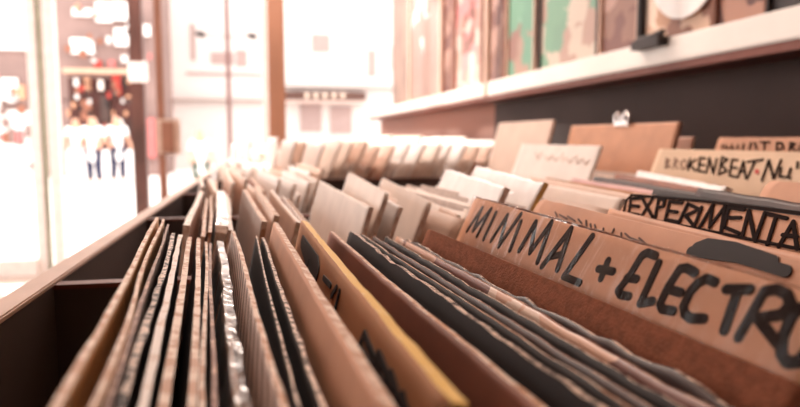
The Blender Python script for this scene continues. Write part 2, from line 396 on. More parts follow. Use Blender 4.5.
# ================================================================== BIN 2
G2 = 'record sleeves in the second bin'
B2 = [  # near top corner u,v, y; then a far point on the edge
 (187, 225, 214, 163, 'pale sleeve leaning alone by the rail of the second bin', [CREAM, EDGE_W, WHITE], .0045, {}),
 (202, 236, 212, 172, 'thin tan sleeve left of the bright white frayed one in the second bin', [TAN, EDGE_T, PALE], .0030, {}),
 (209, 232, 214, 172, 'brown thin sleeve touching the bright white frayed one in the second bin', [BROWN, EDGE_T, BROWN], .0025, {}),
 (221, 230, 220, 164, 'bright white sleeve in frayed plastic, second bin', [WHITE, EDGE_W, WHITE], .0075, dict(film=.002, rag=.004)),
 (231, 230, 224, 168, 'pinkish sleeve just right of the bright white frayed one', [CREAM, EDGE_W, PALE], .0040, {}),
 (264, 221, 233, 170, 'wide brown-grey cover facing the rail, second bin', [GREY, EDGE_T, PALE], .0040, {}),
 (277, 215, 243, 167, 'narrow tan cover right of the wide brown-grey one, second bin', [PALE, EDGE_T, PALE], .0040, {}),
 (299, 222, 254, 170, 'tan cover with shaded lower corner, third wide one of the second bin', [PALE, EDGE_W, PALE], .0036, {}),
 (311, 232, 262, 170, 'thin white-edged sleeve left of the big plain cover, second bin', [BROWN, EDGE_W, PALE], .0026, {}),
 (318, 236, 268, 175, 'thin tan-edged sleeve touching the big plain cover, second bin', [BROWN, EDGE_T, PALE], .0026, {}),
 (371, 207, 285, 162, 'big plain pale cover with square corner, centre of the second bin', [mat('plain_cover', (.84, .77, .72), .7, var=.06, scale=40), EDGE_W, CREAM], .0036, {}),
]
for i, (un, vn, uf, vf, lab, ms, th, ex) in enumerate(B2):
    record(un, vn, .49, uf, vf, lab, ms, th, group=G2, near=True, seed=60 + i * 2.1, **ex)
# far ends visible, near ends hidden by the nearest bin
B2b = [
 (350, 172, 470, 238, 'first pale sleeve with rounded corner right of the big plain cover, second bin', [CREAM, EDGE_W, CREAM], .0036, dict(rad=.008)),
 (359, 181, 452, 238, 'thin white sleeve in front of the pink-cornered one, second bin', [WHITE, EDGE_W, WHITE], .0030, {}),
 (384, 178, 500, 238, 'pale sleeve with rounded corner in the middle of the second bin', [CREAM, EDGE_W, CREAM], .0036, dict(rad=.008)),
 (399, 186, 500, 234, 'thin pale pink sleeve in the middle of the second bin', [PALE, EDGE_W, PALE], .0026, {}),
 (411, 185, 520, 232, 'thin cream sleeve left of the white glossy stack, second bin', [CREAM, EDGE_W, CREAM], .0028, {}),
 (423, 189, 540, 234, 'slim greyish sleeve left of the white glossy stack, second bin', [GREY, EDGE_W, GREY], .0026, {}),
 (448, 169, 600, 215, 'white glossy sleeve with orange left corner, second bin', [GLOSSW, EDGE_W, GLOSSW], .0045, dict(rag=.003)),
 (458, 176, 600, 213, 'creased white sleeve behind the orange-cornered one, second bin', [GLOSSW, EDGE_W, GLOSSW], .0035, dict(rag=.004, bow=.005)),
 (478, 166, 640, 205, 'white sleeve with orange spine at the far edge of the second bin', [GLOSSW, YEDGE, GLOSSW], .0040, dict(rag=.003)),
 (505, 177, 640, 202, 'cream sleeve right of the orange-spined one, second bin', [CREAM, EDGE_W, CREAM], .0034, {}),
 (530, 176, 660, 200, 'pale tan sleeve below the small-print card, second bin', [PALE, EDGE_W, PALE], .0034, {}),
 (548, 178, 680, 200, 'yellowish sleeve below the small-print card, second bin', [OCHRE, EDGE_W, OCHRE], .0034, {}),
 (574, 178, 700, 198, 'pinkish sleeve left of the EXPERIMENTAL divider, second bin', [mat('pink_cover', (.66, .42, .40), .5, var=.08), EDGE_W, PALE], .0034, {}),
 (596, 176, 720, 196, 'dark sleeve with tan edge left of the EXPERIMENTAL divider, second bin', [DARKB, EDGE_T, DARKB], .0034, {}),
 (618, 174, 740, 194, 'brown sleeve with tan edge above the EXPERIMENTAL divider, second bin', [BROWN, EDGE_T, BROWN], .0034, {}),
]
for i, (uf, vf, un, vn, lab, ms, th, ex) in enumerate(B2b):
    record(uf, vf, .80, un, vn, lab, ms, th, group=G2, seed=90 + i * 2.1, **ex)
# pink label on the thin white sleeve
# small-print card, BROKEN BEAT card and others
small = record(523, 144, 1.14, 609, 149, 'white card with faint small handwriting above the sleeves of the second bin', [CREAM, EDGE_W, CREAM], .003, cat='divider card', name='genre_divider', rad=.003, bow=.0004, lean=20, L=.30, yawd=-1)
strokes(small, 'lettering', [[(536, 152), (538, 159), (542, 153)], [(545, 156), (549, 160), (552, 155), (556, 161), (560, 157)], [(563, 153), (563, 162)], [(566, 158), (570, 163), (574, 158)], [(577, 155), (577, 164), (583, 159), (586, 165), (590, 160)]], .0016, mat('faded_ink', (.60, .46, .38), .7, var=.05))
brk = record(660, 149, .80, 803, 156.5, 'yellowish card hand-lettered BROKEN BEAT with a red dot', [mat('yellowed_card', (.76, .58, .43), .6, var=.07, scale=14), EDGE_T, TAN], .003, cat='divider card', name='genre_divider', rad=.003, bow=.0004, lean=22, yawd=5)
def f5(*pts): return [(650 + x / 5.33, 140 + y / 5.33) for x, y in pts]
FADE = mat('half_faded_ink', (.30, .20, .15), .6, var=.1)
strokes(brk, 'faded_lettering', [f5((88, 98), (82, 150)), f5((88, 98), (105, 110), (88, 125), (108, 140), (82, 150)), f5((125, 155), (135, 98), (150, 112), (132, 128), (152, 155)),
   f5((180, 105), (165, 130), (175, 158), (198, 140), (195, 112), (180, 105))], .0018, FADE)
strokes(brk, 'lettering', [f5((215, 100), (205, 162)), f5((245, 105), (212, 130), (245, 165)), f5((295, 98), (268, 95), (258, 165), (292, 172)), f5((264, 130), (290, 135)),
   f5((302, 175), (318, 95), (338, 178), (358, 100)), f5((385, 92), (368, 185)), f5((385, 92), (415, 105), (380, 132), (412, 165), (368, 185)),
   f5((468, 108), (440, 105), (425, 190), (462, 198)), f5((432, 148), (465, 150)), f5((470, 200), (500, 115), (512, 205)), f5((480, 168), (508, 170)),
   f5((520, 118), (605, 105)), f5((560, 115), (520, 208)), f5((598, 218), (635, 108), (660, 208), (700, 108)), f5((700, 150), (692, 195), (735, 200)), f5((752, 152), (735, 200), (750, 205)), f5((790, 120), (785, 150))], .0026)
strokes(brk, 'red_dot', [f5((570, 166), (574, 172))], .0045, mat('red_ink', (.60, .06, .05), .5, var=.05))
top_r = record(720, 137.6, .80, 803, 137.9, 'tan card with dark capitals behind the BROKEN BEAT card', [TAN, EDGE_B, TAN], .003, cat='divider card', name='genre_divider', rad=.004, bow=.0004, lean=20, yawd=5)
def g5(*pts): return [(650 + x / 5.33, 140 + y / 5.33) for x, y in pts]
strokes(top_r, 'lettering', [g5((385, 28), (388, 44)), g5((405, 28), (402, 42), (420, 44)), g5((440, 26), (432, 44), (450, 46)), g5((470, 28), (470, 48)), g5((500, 20), (495, 50)), g5((540, 14), (530, 50)), g5((560, 14), (570, 50)), g5((590, 12), (640, 12)), g5((612, 14), (610, 52)),
   g5((680, 14), (676, 54), (712, 44), (705, 18), (680, 14)), g5((750, 14), (745, 56)), g5((750, 14), (775, 22), (752, 34), (775, 56)), g5((795, 56), (810, 16), (825, 58))], .0024)

# tan card box with a metal clip, third bin
cardbk = record(500, 123, 1.48, 568, 118.5, 'pale rosy card with square corners standing highest left of the clipped card', [PALE, EDGE_T, PALE], .004, cat='divider card', name='blank_divider', rad=.005, bow=.0004, lean=14, L=.30, yawd=0)
clipc = record(573, 126, 1.15, 683, 121.5, 'tan card with a shiny metal clip on its top edge', [TAN, EDGE_B, TAN], .005, cat='divider card', name='clipped_divider', bow=.0004, lean=14, L=.313, yawd=2)
rosy = record(613, 137, 1.08, 682, 135.3, 'rosy small-print label card leaning against the clipped card', [mat('rosy_card', (.66, .44, .36), .6, var=.06), EDGE_T, PALE], .003, cat='divider card', name='genre_divider', bow=.0003, lean=14, L=.22, yawd=2)
strokes(rosy, 'lettering', [[(620 + k * 9, 142), (623 + k * 9, 149), (627 + k * 9, 143)] for k in range(6)], .0018, FADE)
# clip as child
def clip_on(pl, s):
    inv = pl.o.matrix_world.inverted(); bm = bmesh.new()
    H = pl.H
    bm_box(bm, s - .022, s + .022, -.007, .007, H - .004, H + .004)
    bmesh.ops.bevel(bm, geom=bm.edges[:], offset=.0015, segments=2, affect='EDGES')
    for q in (-.017, .017):
        tube(bm, [Vector((s + q, -.006, H)), Vector((s + q * 1.2, -.009, H + .012)), Vector((s + q * .7, -.009, H + .018)), Vector((s + q * .3, -.009, H + .012)), Vector((s + q * .4, -.006, H))], .0025, 8)
    me = bpy.data.meshes.new('metal_clip'); bm.to_mesh(me); bm.free()
    o = link('metal_clip', me, mat('chrome', (.85, .8, .78), .2, 1.0, var=.02), pl.o); o['label'] = 'shiny metal clip'
clip_on(clipc, .17)

# ================================================================== BINS 3 to 6, seen out of focus
PITCH = .36
def fan(binno, xs, label, group, zr=(-.075, -.052), pal=None, lift=0, name='record_sleeve', cat='record', Lr=.313, lean=None, dy=0):
    y_far = (.448 if binno > 2 else .425) + PITCH * (binno - 1) + dy
    for x in xs:
        z = CAM.z + rnd.uniform(*zr)
        pf = Vector((x + rnd.uniform(-.003, .003), y_far + rnd.uniform(-.012, .008), z))
        yw = R(5 + rnd.uniform(-1.5, 1.5))
        pn = pf + Vector((math.sin(yw), -math.cos(yw), 0))
        ln = lean_of(x) + R(rnd.uniform(-1, 1)) if lean is None else R(lean)
        d, dn, nrm = frame_from(pf, pn, ln)
        H = .31
        for _ in range(4): H = (pf.z - bin_floor(pf.x + dn.x * H) - .001) / -dn.z
        ms = rnd.choice(pal or [[CREAM, EDGE_W, CREAM], [PALE, EDGE_W, PALE], [WHITE, EDGE_W, WHITE], [BROWN, EDGE_T, PALE], [GREY, EDGE_W, GREY], [TAN, EDGE_T, TAN]])
        o = slab(name, pf, d, dn, nrm, Lr, H, rnd.uniform(.0028, .0045), ms, rnd.random() * 60, .0012, .0015, .006 if cat != 'record' else 0, nx=12, nz=6)
        tag(o, label, cat, group)
def rng(a, b, s):
    out = []; x = a
    while x < b: out.append(x); x += s * rnd.uniform(.8, 1.3)
    return out
fan(2, rng(.118, .42, .011), 'slim pale sleeve packed among the rounded-corner ones of the second bin', 'slim sleeves packed in the second bin', zr=(-.064, -.056), pal=[[CREAM, EDGE_W, CREAM], [WHITE, EDGE_W, WHITE], [PALE, EDGE_W, PALE], [GREY, EDGE_W, GREY]])
fan(3, rng(-.105, .06, .012), 'soft-focus sleeve among those at the rail end of the third bin', 'sleeves at the rail end of the third bin')
fan(3, rng(.48, .66, .022), 'soft-focus sleeve at the wall end of the third bin, below the small-print cards', 'sleeves at the wall end of the third bin')
LIGHTP = [[CREAM, EDGE_W, CREAM], [WHITE, EDGE_W, WHITE], [PALE, EDGE_W, PALE], [WHITE, EDGE_W, WHITE]]
record(318, 181, .86, 285, 163, 'plain pale cover continuing the line of the big plain one, third bin', [MATS['plain_cover'], EDGE_W, CREAM], .0036, near=True, group='sleeves in the middle of the third bin')
record(334, 190, .85, 300, 170, 'pale cover with dark shadowed end right behind the big plain cover, third bin', [PALE, EDGE_W, CREAM], .0036, near=True, group='sleeves in the middle of the third bin')
fan(4, rng(-.11, .10, .019), 'pale blurred sleeve at the rail end of the fourth bin', 'sleeves in the fourth bin', pal=LIGHTP)
fan(4, rng(.575, .62, .03), 'tall pale card sticking up from the fourth bin', 'tall cards in the fourth bin', zr=(-.028, -.012), pal=LIGHTP, name='blank_divider', cat='divider card')
fan(5, rng(-.11, .60, .025), 'pale blurred sleeve in the fifth bin', 'sleeves in the fifth bin', pal=LIGHTP)
fan(5, rng(.02, .60, .034), 'tall pale card sticking up from the fifth bin', 'tall cards in the fifth bin', zr=(-.022, -.006), pal=LIGHTP, name='blank_divider', cat='divider card')
fan(6, rng(-.11, .60, .028), 'pale blurred sleeve in the sixth bin', 'sleeves in the sixth bin', pal=LIGHTP)
fan(6, rng(-.05, .60, .07), 'tall pale card sticking up from the sixth bin', 'tall cards in the sixth bin', zr=(-.01, .012), pal=LIGHTP, name='blank_divider', cat='divider card')

fan(7, rng(-.11, .62, .03), 'pale blurred sleeve in the seventh, farthest bin', 'sleeves in the seventh bin', zr=(-.05, -.02), pal=LIGHTP)
# ================================================================== the bin furniture
ZR = CAM.z - .094
pr0 = at_z(0, 320, ZR); pr1 = at_z(161, 206, ZR)
XI = (pr0.x + pr1.x) / 2                 # inner face of the browser-side rail
Y0, Y1 = .107, .107 + PITCH * 7
XW = .76
binr = empty('record_bin', ((XI + XW) / 2, (Y0 + Y1) / 2, 0))
tag(binr, 'long dark wooden record bin cabinet divided into compartments', 'record bin')
TH = .010
boxes('front_rail', [(XI - TH, XI, Y0 - .25, Y1 + .02, ZR - .30, ZR - .004, 0)], [BLACK_WOOD], binr)
boxes('rail_cap', [(XI - TH - .006, XI + .0005, Y0 - .25, Y1 + .02, ZR - .004, ZR, 0)], [RAIL_TOP], binr, .001)
boxes('rear_panel', [(XW, XW + .015, Y0 - .25, Y1 + .02, 0.0, ZR + .02, 0)], [BLACK_WOOD], binr)
boxes('cabinet_body', [(XI - TH, XW, Y0 - .25, Y1 + .02, .08, .50, 0), (XI + .02, XW, Y0 - .25, Y1, 0, .08, 0)], [BLACK_WOOD], binr)
# sloping floor
bm = bmesh.new(); o0 = binr.location
vs = [bm.verts.new(Vector(p) - o0) for p in ((XI, Y0 - .25, bin_floor(XI)), (XW, Y0 - .25, bin_floor(XW)), (XW, Y1, bin_floor(XW)), (XI, Y1, bin_floor(XI)),
      (XI, Y0 - .25, .5), (XW, Y0 - .25, .5), (XW, Y1, .5), (XI, Y1, .5))]
for f in ((0, 1, 2, 3), (4, 7, 6, 5), (0, 4, 5, 1), (1, 5, 6, 2), (2, 6, 7, 3), (3, 7, 4, 0)): bm.faces.new([vs[i] for i in f])
me = bpy.data.meshes.new('bin_floor'); bm.to_mesh(me); bm.free(); link('compartment_floor', me, BLACK_WOOD, binr)
for k in range(0, 8):
    y = .107 + PITCH * k
    if k == 0: continue
    boxes('partition', [(XI, XW, y - .005, y + .005, bin_floor(XW) - .02, ZR - .006, 0), (XI, XW, y - .006, y + .006, ZR - .006, ZR - .003, 1)], [BLACK_WOOD, WOOD_RED], binr)

# ================================================================== room
ZC = 2.9; YF = 5.0; XR = 1.00
M_FLOOR = mat('shop_floor', (.62, .54, .49), .4, var=.08, scale=3)
M_WALL = mat('wall_plaster', (.72, .62, .56), .8, var=.03, scale=5)
M_CEIL = mat('ceiling_plaster', (.78, .70, .64), .9, var=.02)
M_DARKW = mat('dark_wall', (.095, .07, .065), .85, var=.05)
def S(name, lst, m, bev=0): return tag(boxes(name, lst, m, None, bev), kind='structure')
S('floor', [(-3.2, XR + .3, -3.2, YF + .05, -.1, 0)], M_FLOOR)
S('ceiling', [(-3.2, XR + .3, -3.2, YF + .1, ZC, ZC + .1)], M_CEIL)
S('wall_back', [(-3.2, XR + .3, -3.3, -3.2, 0, ZC)], mat('back_wall', (.12, .08, .07), .8))
# left wall: sill, head and window openings
S('wall_left', [(-3.3, -3.2, -3.3, YF, 0, .5), (-3.3, -3.2, -3.3, YF, 2.6, ZC), (-3.3, -3.2, -3.3, .9, .5, 2.6)], M_WALL)
# right wall below the ledge, and above it
zl0 = lambda x: CAM.z + .1728 * x
XL = .80
zb = at_x(800, 49, XL).z; zt = at_x(800, 4, XL).z
zb2 = at_x(560, 88, XL).z; zt2 = at_x(560, 64, XL).z
ZB = (zb + zb2) / 2; ZT = (zt + zt2) / 2
S('wall_right', [(XR, XR + .1, -3.2, YF, 0, ZC)], [M_DARKW])
S('trim_10', [(XL + .10, XR, 2.45, YF, .80, ZB)], [mat('window_lit_under_panel', (.34, .16, .11), .6, var=.15, scale=4, stretch=(1, .2, 2))])  # window light put into the colour: far end of the panel redder and brighter
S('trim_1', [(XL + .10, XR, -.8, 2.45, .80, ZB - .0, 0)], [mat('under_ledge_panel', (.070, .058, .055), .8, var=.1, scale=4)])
ledge = empty('display_ledge', (XL + .1, 1.8, ZB)); tag(ledge, 'long pale display ledge with brown lower lip above the bins', 'shelf')
LIP = at_x(800, 62, XL).z if False else ZB + .016
boxes('ledge_board', [(XL, XR, -.8, YF - .02, LIP, ZT)], [LEDGE], ledge, .003)
boxes('ledge_lip', [(XL + .004, XR, -.8, YF - .02, ZB, LIP)], [WOOD_RED], ledge, .001)
# front wall at YF: window wall with posts
def px_x(u, y): return at_y(u, 138, y).x
M_POSTW = mat('pale_metal', (.86, .83, .81), .35, .0, var=.05)
M_DOORB = mat('door_brown', (.26, .15, .11), .5, var=.1, scale=5)
M_POSTB = mat('brown_post', (.36, .21, .145), .5, var=.15, scale=5, stretch=(1, 1, .2))
M_POSTD = mat('dark_post', (.13, .07, .06), .5, var=.3, scale=5, stretch=(1, 1, .3))
def post(n, u0, u1, m, y=YF, z0=0, z1=ZC, dep=.08):
    x0, x1 = px_x(u0, y), px_x(u1, y)
    return S('trim_%d' % n, [(x0, x1, y - dep / 2, y + dep / 2, z0, z1)], m, .004)
post(2, 269.5, 286, M_POSTB, 4.4)
post(3, 33, 42.5, M_POSTW); post(4, 50, 60.5, M_POSTW); post(9, 43.5, 46, mat('green_rubber', (.38, .42, .33), .6), dep=.05)
post(5, 403, 409, mat('green_grey_frame', (.45, .44, .38), .5, var=.05))
S('wall_front', [(-3.2, XR, YF - .05, YF + .05, 2.5, ZC), (-3.2, px_x(-22, YF), YF - .05, YF + .05, 0, 2.5)], M_WALL)
S('window_1', [(px_x(285, YF), px_x(403, YF), YF - .004, YF + .004, .5, 2.5)], GLASS)
S('window_2', [(px_x(-22, YF), px_x(34, YF), YF - .004, YF + .004, .1, 2.5)], GLASS)
S('trim_6', [(px_x(285, YF), XR, YF - .10, YF + .06, 0, .5)], M_WALL, .004)
S('trim_7', [(px_x(-22, YF), px_x(34, YF), YF - .08, YF + .08, 0, .12)], M_POSTW, .004)
# glass door: leaf with brown stile and lock plate, standing open
door = empty('door_1', (px_x(162, YF), YF, 0)); tag(door, 'brown-framed glass shop door with a lock box', 'door', kind='structure')
xd0, xd1 = px_x(158.5, YF), px_x(166, YF)
boxes('stile', [(xd0, xd1, YF - .03, YF + .03, .02, 2.45)], [M_DOORB], door, .003)
boxes('stile', [(px_x(264, YF), px_x(269, YF), YF - .03, YF + .03, .02, 2.45)], [M_POSTW], door, .003)
boxes('glass_pane', [(xd1, px_x(264, YF), YF - .003, YF + .003, .14, 2.4)], [GLASS], door)
boxes('bottom_rail', [(xd1, px_x(264, YF), YF - .02, YF + .02, .02, .14)], [M_POSTW], door, .003)
boxes('lock_box', [(px_x(163, YF), px_x(175, YF), YF - .07, YF - .03, at_y(165, 152, YF).z, at_y(165, 122, YF).z)], [M_DOORB], door, .004)
boxes('lock_plate', [(px_x(158, YF), px_x(181, YF), YF - .035, YF - .028, at_y(165, 154, YF).z, at_y(165, 119, YF).z)], [mat('plate_steel', (.62, .50, .43), .4, .2)], door, .002)

# ---- side display above the ledge: posters and framed sleeves against the wall
M_DISP = mat('display_backing', (.34, .24, .20), .7, var=.2, scale=4)
S('trim_8', [(XR - .015, XR, .3, YF - .1, ZT, ZC - .02)], [M_DISP])
def uy(u, X): return X * 1.0 / (ray(u, 100).x / ray(u, 100).y)
XP = XL + .045
arts = {
 'p1': artwork('poster_grey', [(.27, .21, .19), (.31, .24, .215), (.66, .63, .64), (.29, .22, .20), (.27, .215, .19)], 7),
 'p2': artwork('poster_rose', [(.42, .28, .25), (.62, .52, .48), (.20, .09, .07), (.50, .38, .33), (.55, .26, .27)], 18),
 'p3': artwork('poster_teal', [(.28, .19, .17), (.14, .34, .26), (.20, .42, .33), (.36, .28, .24), (.16, .37, .28)], 11),
 'p4': artwork('poster_green', [(.16, .34, .26), (.52, .48, .42), (.60, .52, .47), (.40, .31, .27), (.17, .36, .27)], 13),
 'p5': artwork('poster_umber', [(.26, .17, .14), (.18, .10, .09), (.42, .30, .26)], 14),
 'p6': artwork('poster_tawny', [(.50, .32, .22), (.62, .46, .36), (.28, .16, .12), (.74, .62, .52)], 16),
 'p7': artwork('poster_dark', [(.22, .10, .07), (.10, .05, .045), (.40, .24, .18), (.16, .08, .06)], 12),
}
def poster(u0, u1, art, lab, frame_m, fw=.012, h=.62):
    y1, y0 = uy(u0, XP), uy(u1, XP)
    r = empty('framed_poster', (XP + .006, (y0 + y1) / 2, ZT)); tag(r, lab, 'poster', 'posters standing on the display ledge')
    boxes('print', [(XP, XP + .006, y0 + fw, y1 - fw, ZT + .004, ZT + h)], [art], r)
    boxes('frame', [(XP - .008, XP + .010, y0, y0 + fw, ZT, ZT + h), (XP - .008, XP + .010, y1 - fw, y1, ZT, ZT + h),
                    (XP - .008, XP + .010, y0 + fw, y1 - fw, ZT, ZT + .004), (XP - .008, XP + .010, y0 + fw, y1 - fw, ZT + h, ZT + h + fw)], [frame_m], r)
    return r
FR_P = mat('pale_frame', (.66, .50, .42), .4, var=.05); FR_B = mat('brown_frame', (.26, .14, .10), .5, var=.1); FR_K = mat('black_frame', (.03, .025, .025), .5, var=.1)
poster(409, 442, arts['p1'], 'grey-brown poster with pale patches, farthest on the ledge next to the window', FR_P, .04, 1.2)
poster(443, 455, arts['p5'], 'narrow dark brown panel on the ledge, second from the window', FR_B, .02, 1.1)
poster(455, 483, arts['p2'], 'rosy patterned poster left of the thin pale upright on the ledge', FR_B, .015, .95)
poster(488, 506, arts['p5'], 'narrow dark umber panel just right of the thin pale upright', FR_B, .010, .8)
poster(507, 535, arts['p3'], 'teal green and brown poster in the middle of the ledge', FR_P, .010, .75)
poster(539, 598, arts['p4'], 'green-cornered poster with pale centre on the ledge', FR_K, .010, .7)
poster(599, 638, arts['p5'], 'umber brown poster left of the black metal hook', FR_P, .008, .6)
poster(642, 712, arts['p6'], 'tawny poster with bright white area right of the black metal hook', FR_B, .006, .5)
poster(713, 764, arts['p7'], 'dark reddish poster nearest to the camera on the ledge', FR_B, .004, .45)
poster(765, 900, FR_K, 'near-black panel at the right end of the ledge', FR_K, .004, .45)
yu = uy(485.5, XL)
o = boxes('upright_strip', [(XL - .004, XL + .012, yu - .018, yu + .018, LIP, ZT + 1.0)], [FR_P], None, .002); tag(o, 'thin pale upright strip fixed across the ledge', 'upright')
# black hook and rod on the ledge
yh = uy(642, XL)
bm = bmesh.new()
b0 = Vector((XL - .008, yh, ZT - .004))
pts = [Vector((0, 0, .45)), Vector((0, 0, .02)), Vector((-.002, -.004, .004))]
tube(bm, pts, .010, 10)
bm_box(bm, -.016, .03, -.085, .012, -.012, .006)
tube(bm, [Vector((-.004, .0, .004)), Vector((-.006, -.05, .006)), Vector((-.004, -.085, .014))], [.012, .010, .006], 10)
me = bpy.data.meshes.new('rod_hook'); bm.to_mesh(me); bm.free()
o = link('support_rod', me, FR_K); o.location = b0; tag(o, 'black metal rod with a foot gripping the ledge edge', 'rod')
# plain white disc in front of the tawny poster
bm = bmesh.new()
yc, y_a = uy(683, XP - .004), 0
bmesh.ops.create_circle(bm, cap_ends=True, segments=40, radius=.12)
ex = bmesh.ops.extrude_face_region(bm, geom=bm.faces[:]); bmesh.ops.translate(bm, vec=(0, 0, .002), verts=[v for v in ex['geom'] if isinstance(v, bmesh.types.BMVert)])
bmesh.ops.rotate(bm, cent=(0, 0, 0), matrix=Matrix.Rotation(R(90), 3, 'Y'), verts=bm.verts[:])
me = bpy.data.meshes.new('white_disc'); bm.to_mesh(me); bm.free()
o = link('white_round_disc', me, mat('bright_white', (.93, .9, .88), .25, var=.02)); o.location = (XP - .012, yc, at_x(683, -40, XP).z)
tag(o, 'bright white round disc in front of the tawny poster', 'disc')

# ================================================================== outside
GROUND = mat('pavement', (.80, .77, .74), .9, var=.03, scale=2)
S('ground', [(-40, 40, YF + .05, 60, -.12, -.02)], GROUND)
YB = 21.0
M_FAC = mat('pale_facade', (.60, .575, .56), .9, var=.02)
M_FACG = mat('facade_glass', (.36, .29, .28), .3, var=.1)
M_SIGN = mat('sign_band', (.12, .07, .055), .6, var=.2)
M_ROSE = mat('rosy_plaster', (.27, .215, .205), .8, var=.12, scale=1.2)
def w(u, v, y=YB): 
    p = at_y(u, v, y); return p.x, p.z
def rect(u0, v0, u1, v1, y, d=.2, mi=0):
    x0, z1 = w(u0, v0, y); x1, z0 = w(u1, v1, y); return (x0, x1, y, y + d, z0, z1, mi)
bA = empty('shop_building', (1.5, YB, -.02)); tag(bA, 'sunlit white building across the street with a dark sign band', 'building')
xa0 = w(168, 0)[0]; xa1 = w(470, 0)[0]
boxes('wall', [(xa0, xa1, YB, YB + 6, -.02, 6.2)], [M_FAC], bA)
boxes('sign_board', [rect(284, 91, 366, 100, YB - .35, .3)], [M_SIGN], bA)
bm_l = [rect(305 + k * 9, 93, 309 + k * 9, 98, YB - .38, .03) for k in range(5)]
boxes('sign_letters', bm_l, [mat('sign_cream', (.8, .68, .58), .6)], bA)
boxes('awning', [rect(284, 100, 366, 103, YB - .8, .75)], [mat('awning_cloth', (.62, .50, .46), .7)], bA)
for (a, b, c, d_) in ((190, 24, 196, 60), (236, 50, 247, 66), (211, 52, 234, 64), (368, 50, 376, 76), (392, 46, 399, 70), (300, 104, 322, 132), (330, 106, 352, 134), (186, 72, 262, 76), (312, 34, 330, 52)):
    boxes('window', [rect(a, c if False else b, c, d_, YB - .04, .05)], [M_FACG], bA)
boxes('cornice', [rect(286, 86, 400, 88.5, YB - .25, .25)], [mat('cornice_stone', (.36, .28, .25), .8)], bA)
boxes('cornice', [rect(168, 99, 264, 101, YB - .25, .25)], [mat('cornice_stone2', (.34, .26, .23), .8)], bA)
# rosy shopfront further left
bB = empty('market_building', (-4, YB - 3, -.02)); tag(bB, 'rosy shopfront with dark doorway and white signs across the street', 'building')
yb = YB - 3
x0 = w(-60, 0, yb)[0]; x1 = w(157, 0, yb)[0]
boxes('wall', [(x0, x1, yb, yb + 2.4, -.02, 5.6)], [M_ROSE], bB)
boxes('doorway', [rect(68, 78, 136, 150, yb - .03, .04)], [mat('dark_interior', (.10, .05, .045), .8, var=.3, scale=3)], bB)
boxes('lintel', [rect(62, 68, 140, 74, yb - .3, .3)], [mat('tan_lintel', (.62, .44, .34), .7)], bB)
for q in ((70, 38, 94, 54), (72, 8, 92, 16), (112, 2, 128, 20), (126, 24, 150, 36), (114, 28, 133, 46), (134, 60, 146, 78), (95, 2, 112, 22), (-10, 0, 34, 50), (0, 78, 18, 100), (66, 150, 140, 176), (-30, 110, 34, 176)):
    boxes('sign_panel', [rect(*q, yb - .12, .08)], [mat('white_sign', (.88, .85, .83), .6, var=.02)], bB)
WSH0 = mat('white_goods', (.8, .77, .75), .8)
RED = mat('red_cloth', (.45, .07, .06), .8, var=.1); ROSE = mat('rose_cloth', (.55, .20, .20), .8)
for q, m in (((112, 74, 121, 96), RED), ((94, 60, 101, 68), RED), ((108, 60, 115, 68), ROSE), ((143, 118, 156, 158), ROSE), ((136, 12, 142, 52), mat('dark_slot', (.08, .04, .035), .8)), ((100, 96, 110, 122), DARKB), ((80, 100, 92, 120), BROWN), ((84, 78, 90, 92), TAN), ((98, 80, 103, 90), CREAM)):
    boxes('goods', [rect(*q, yb - .16, .1)], [m], bB)
gr = random.Random(3)
for k in range(46):
    gu, gv = gr.uniform(62, 136), gr.uniform(78, 128); ga, gb = gr.uniform(2, 5), gr.uniform(3, 9)
    boxes('goods', [rect(gu, gv, gu + ga, gv + gb, yb - .22, .05)], [gr.choice([RED, DARKB, DARKB, DARKC, BROWN, TAN, WSH0, DARKC])], bB, .01)
for k in range(16):
    gu, gv = gr.uniform(64, 150), gr.uniform(2, 62); ga, gb = gr.uniform(3, 8), gr.uniform(3, 9)
    boxes('sign_panel', [rect(gu, gv, gu + ga, gv + gb, yb - .20, .05)], [gr.choice([BROWN, WSH0, ROSE, M_ROSE, TAN, WSH0])], bB, .01)
for k in range(22):
    gu, gv = gr.uniform(-8, 30), gr.uniform(60, 180); ga, gb = gr.uniform(3, 9), gr.uniform(5, 16)
    boxes('goods', [rect(gu, gv, gu + ga, gv + gb, yb - .20, .05)], [gr.choice([BROWN, WSH0, ROSE, M_ROSE, TAN])], bB, .01)
# hanging lamps over the street, a pole
pl_ = empty('street_lamp', (at_y(230, 138, 14).x, 14, -.02)); tag(pl_, 'thin street lamp pole with two dark lamp heads outside', 'street lamp')
bm = bmesh.new(); tube(bm, [Vector((0, 0, 0)), Vector((0, 0, 6.5))], .045, 10); me = bpy.data.meshes.new('pole'); bm.to_mesh(me); bm.free()
PINK_M = mat('pinkish_metal', (.16, .09, .085), .6); link('pole', me, PINK_M, pl_)
bm = bmesh.new(); xz0 = at_y(200, 33, 14); xz1 = at_y(252, 35, 14)
a = Vector((xz0.x - pl_.location.x, 0, xz0.z)); b = Vector((xz1.x - pl_.location.x, 0, xz1.z))
tube(bm, [a, (a + b) / 2 + Vector((0, 0, -.03)), b], .012, 6); me = bpy.data.meshes.new('cross_arm'); bm.to_mesh(me); bm.free(); link('cross_arm', me, PINK_M, pl_)
for p in (a, b):
    bm = bmesh.new(); tube(bm, [p + Vector((-.10, 0, .02)), p + Vector((0, 0, 0)), p + Vector((.10, 0, -.02))], [.03, .07, .05], 8)
    me = bpy.data.meshes.new('lamp_head'); bm.to_mesh(me); bm.free(); link('lamp_head', me, FR_K, pl_)
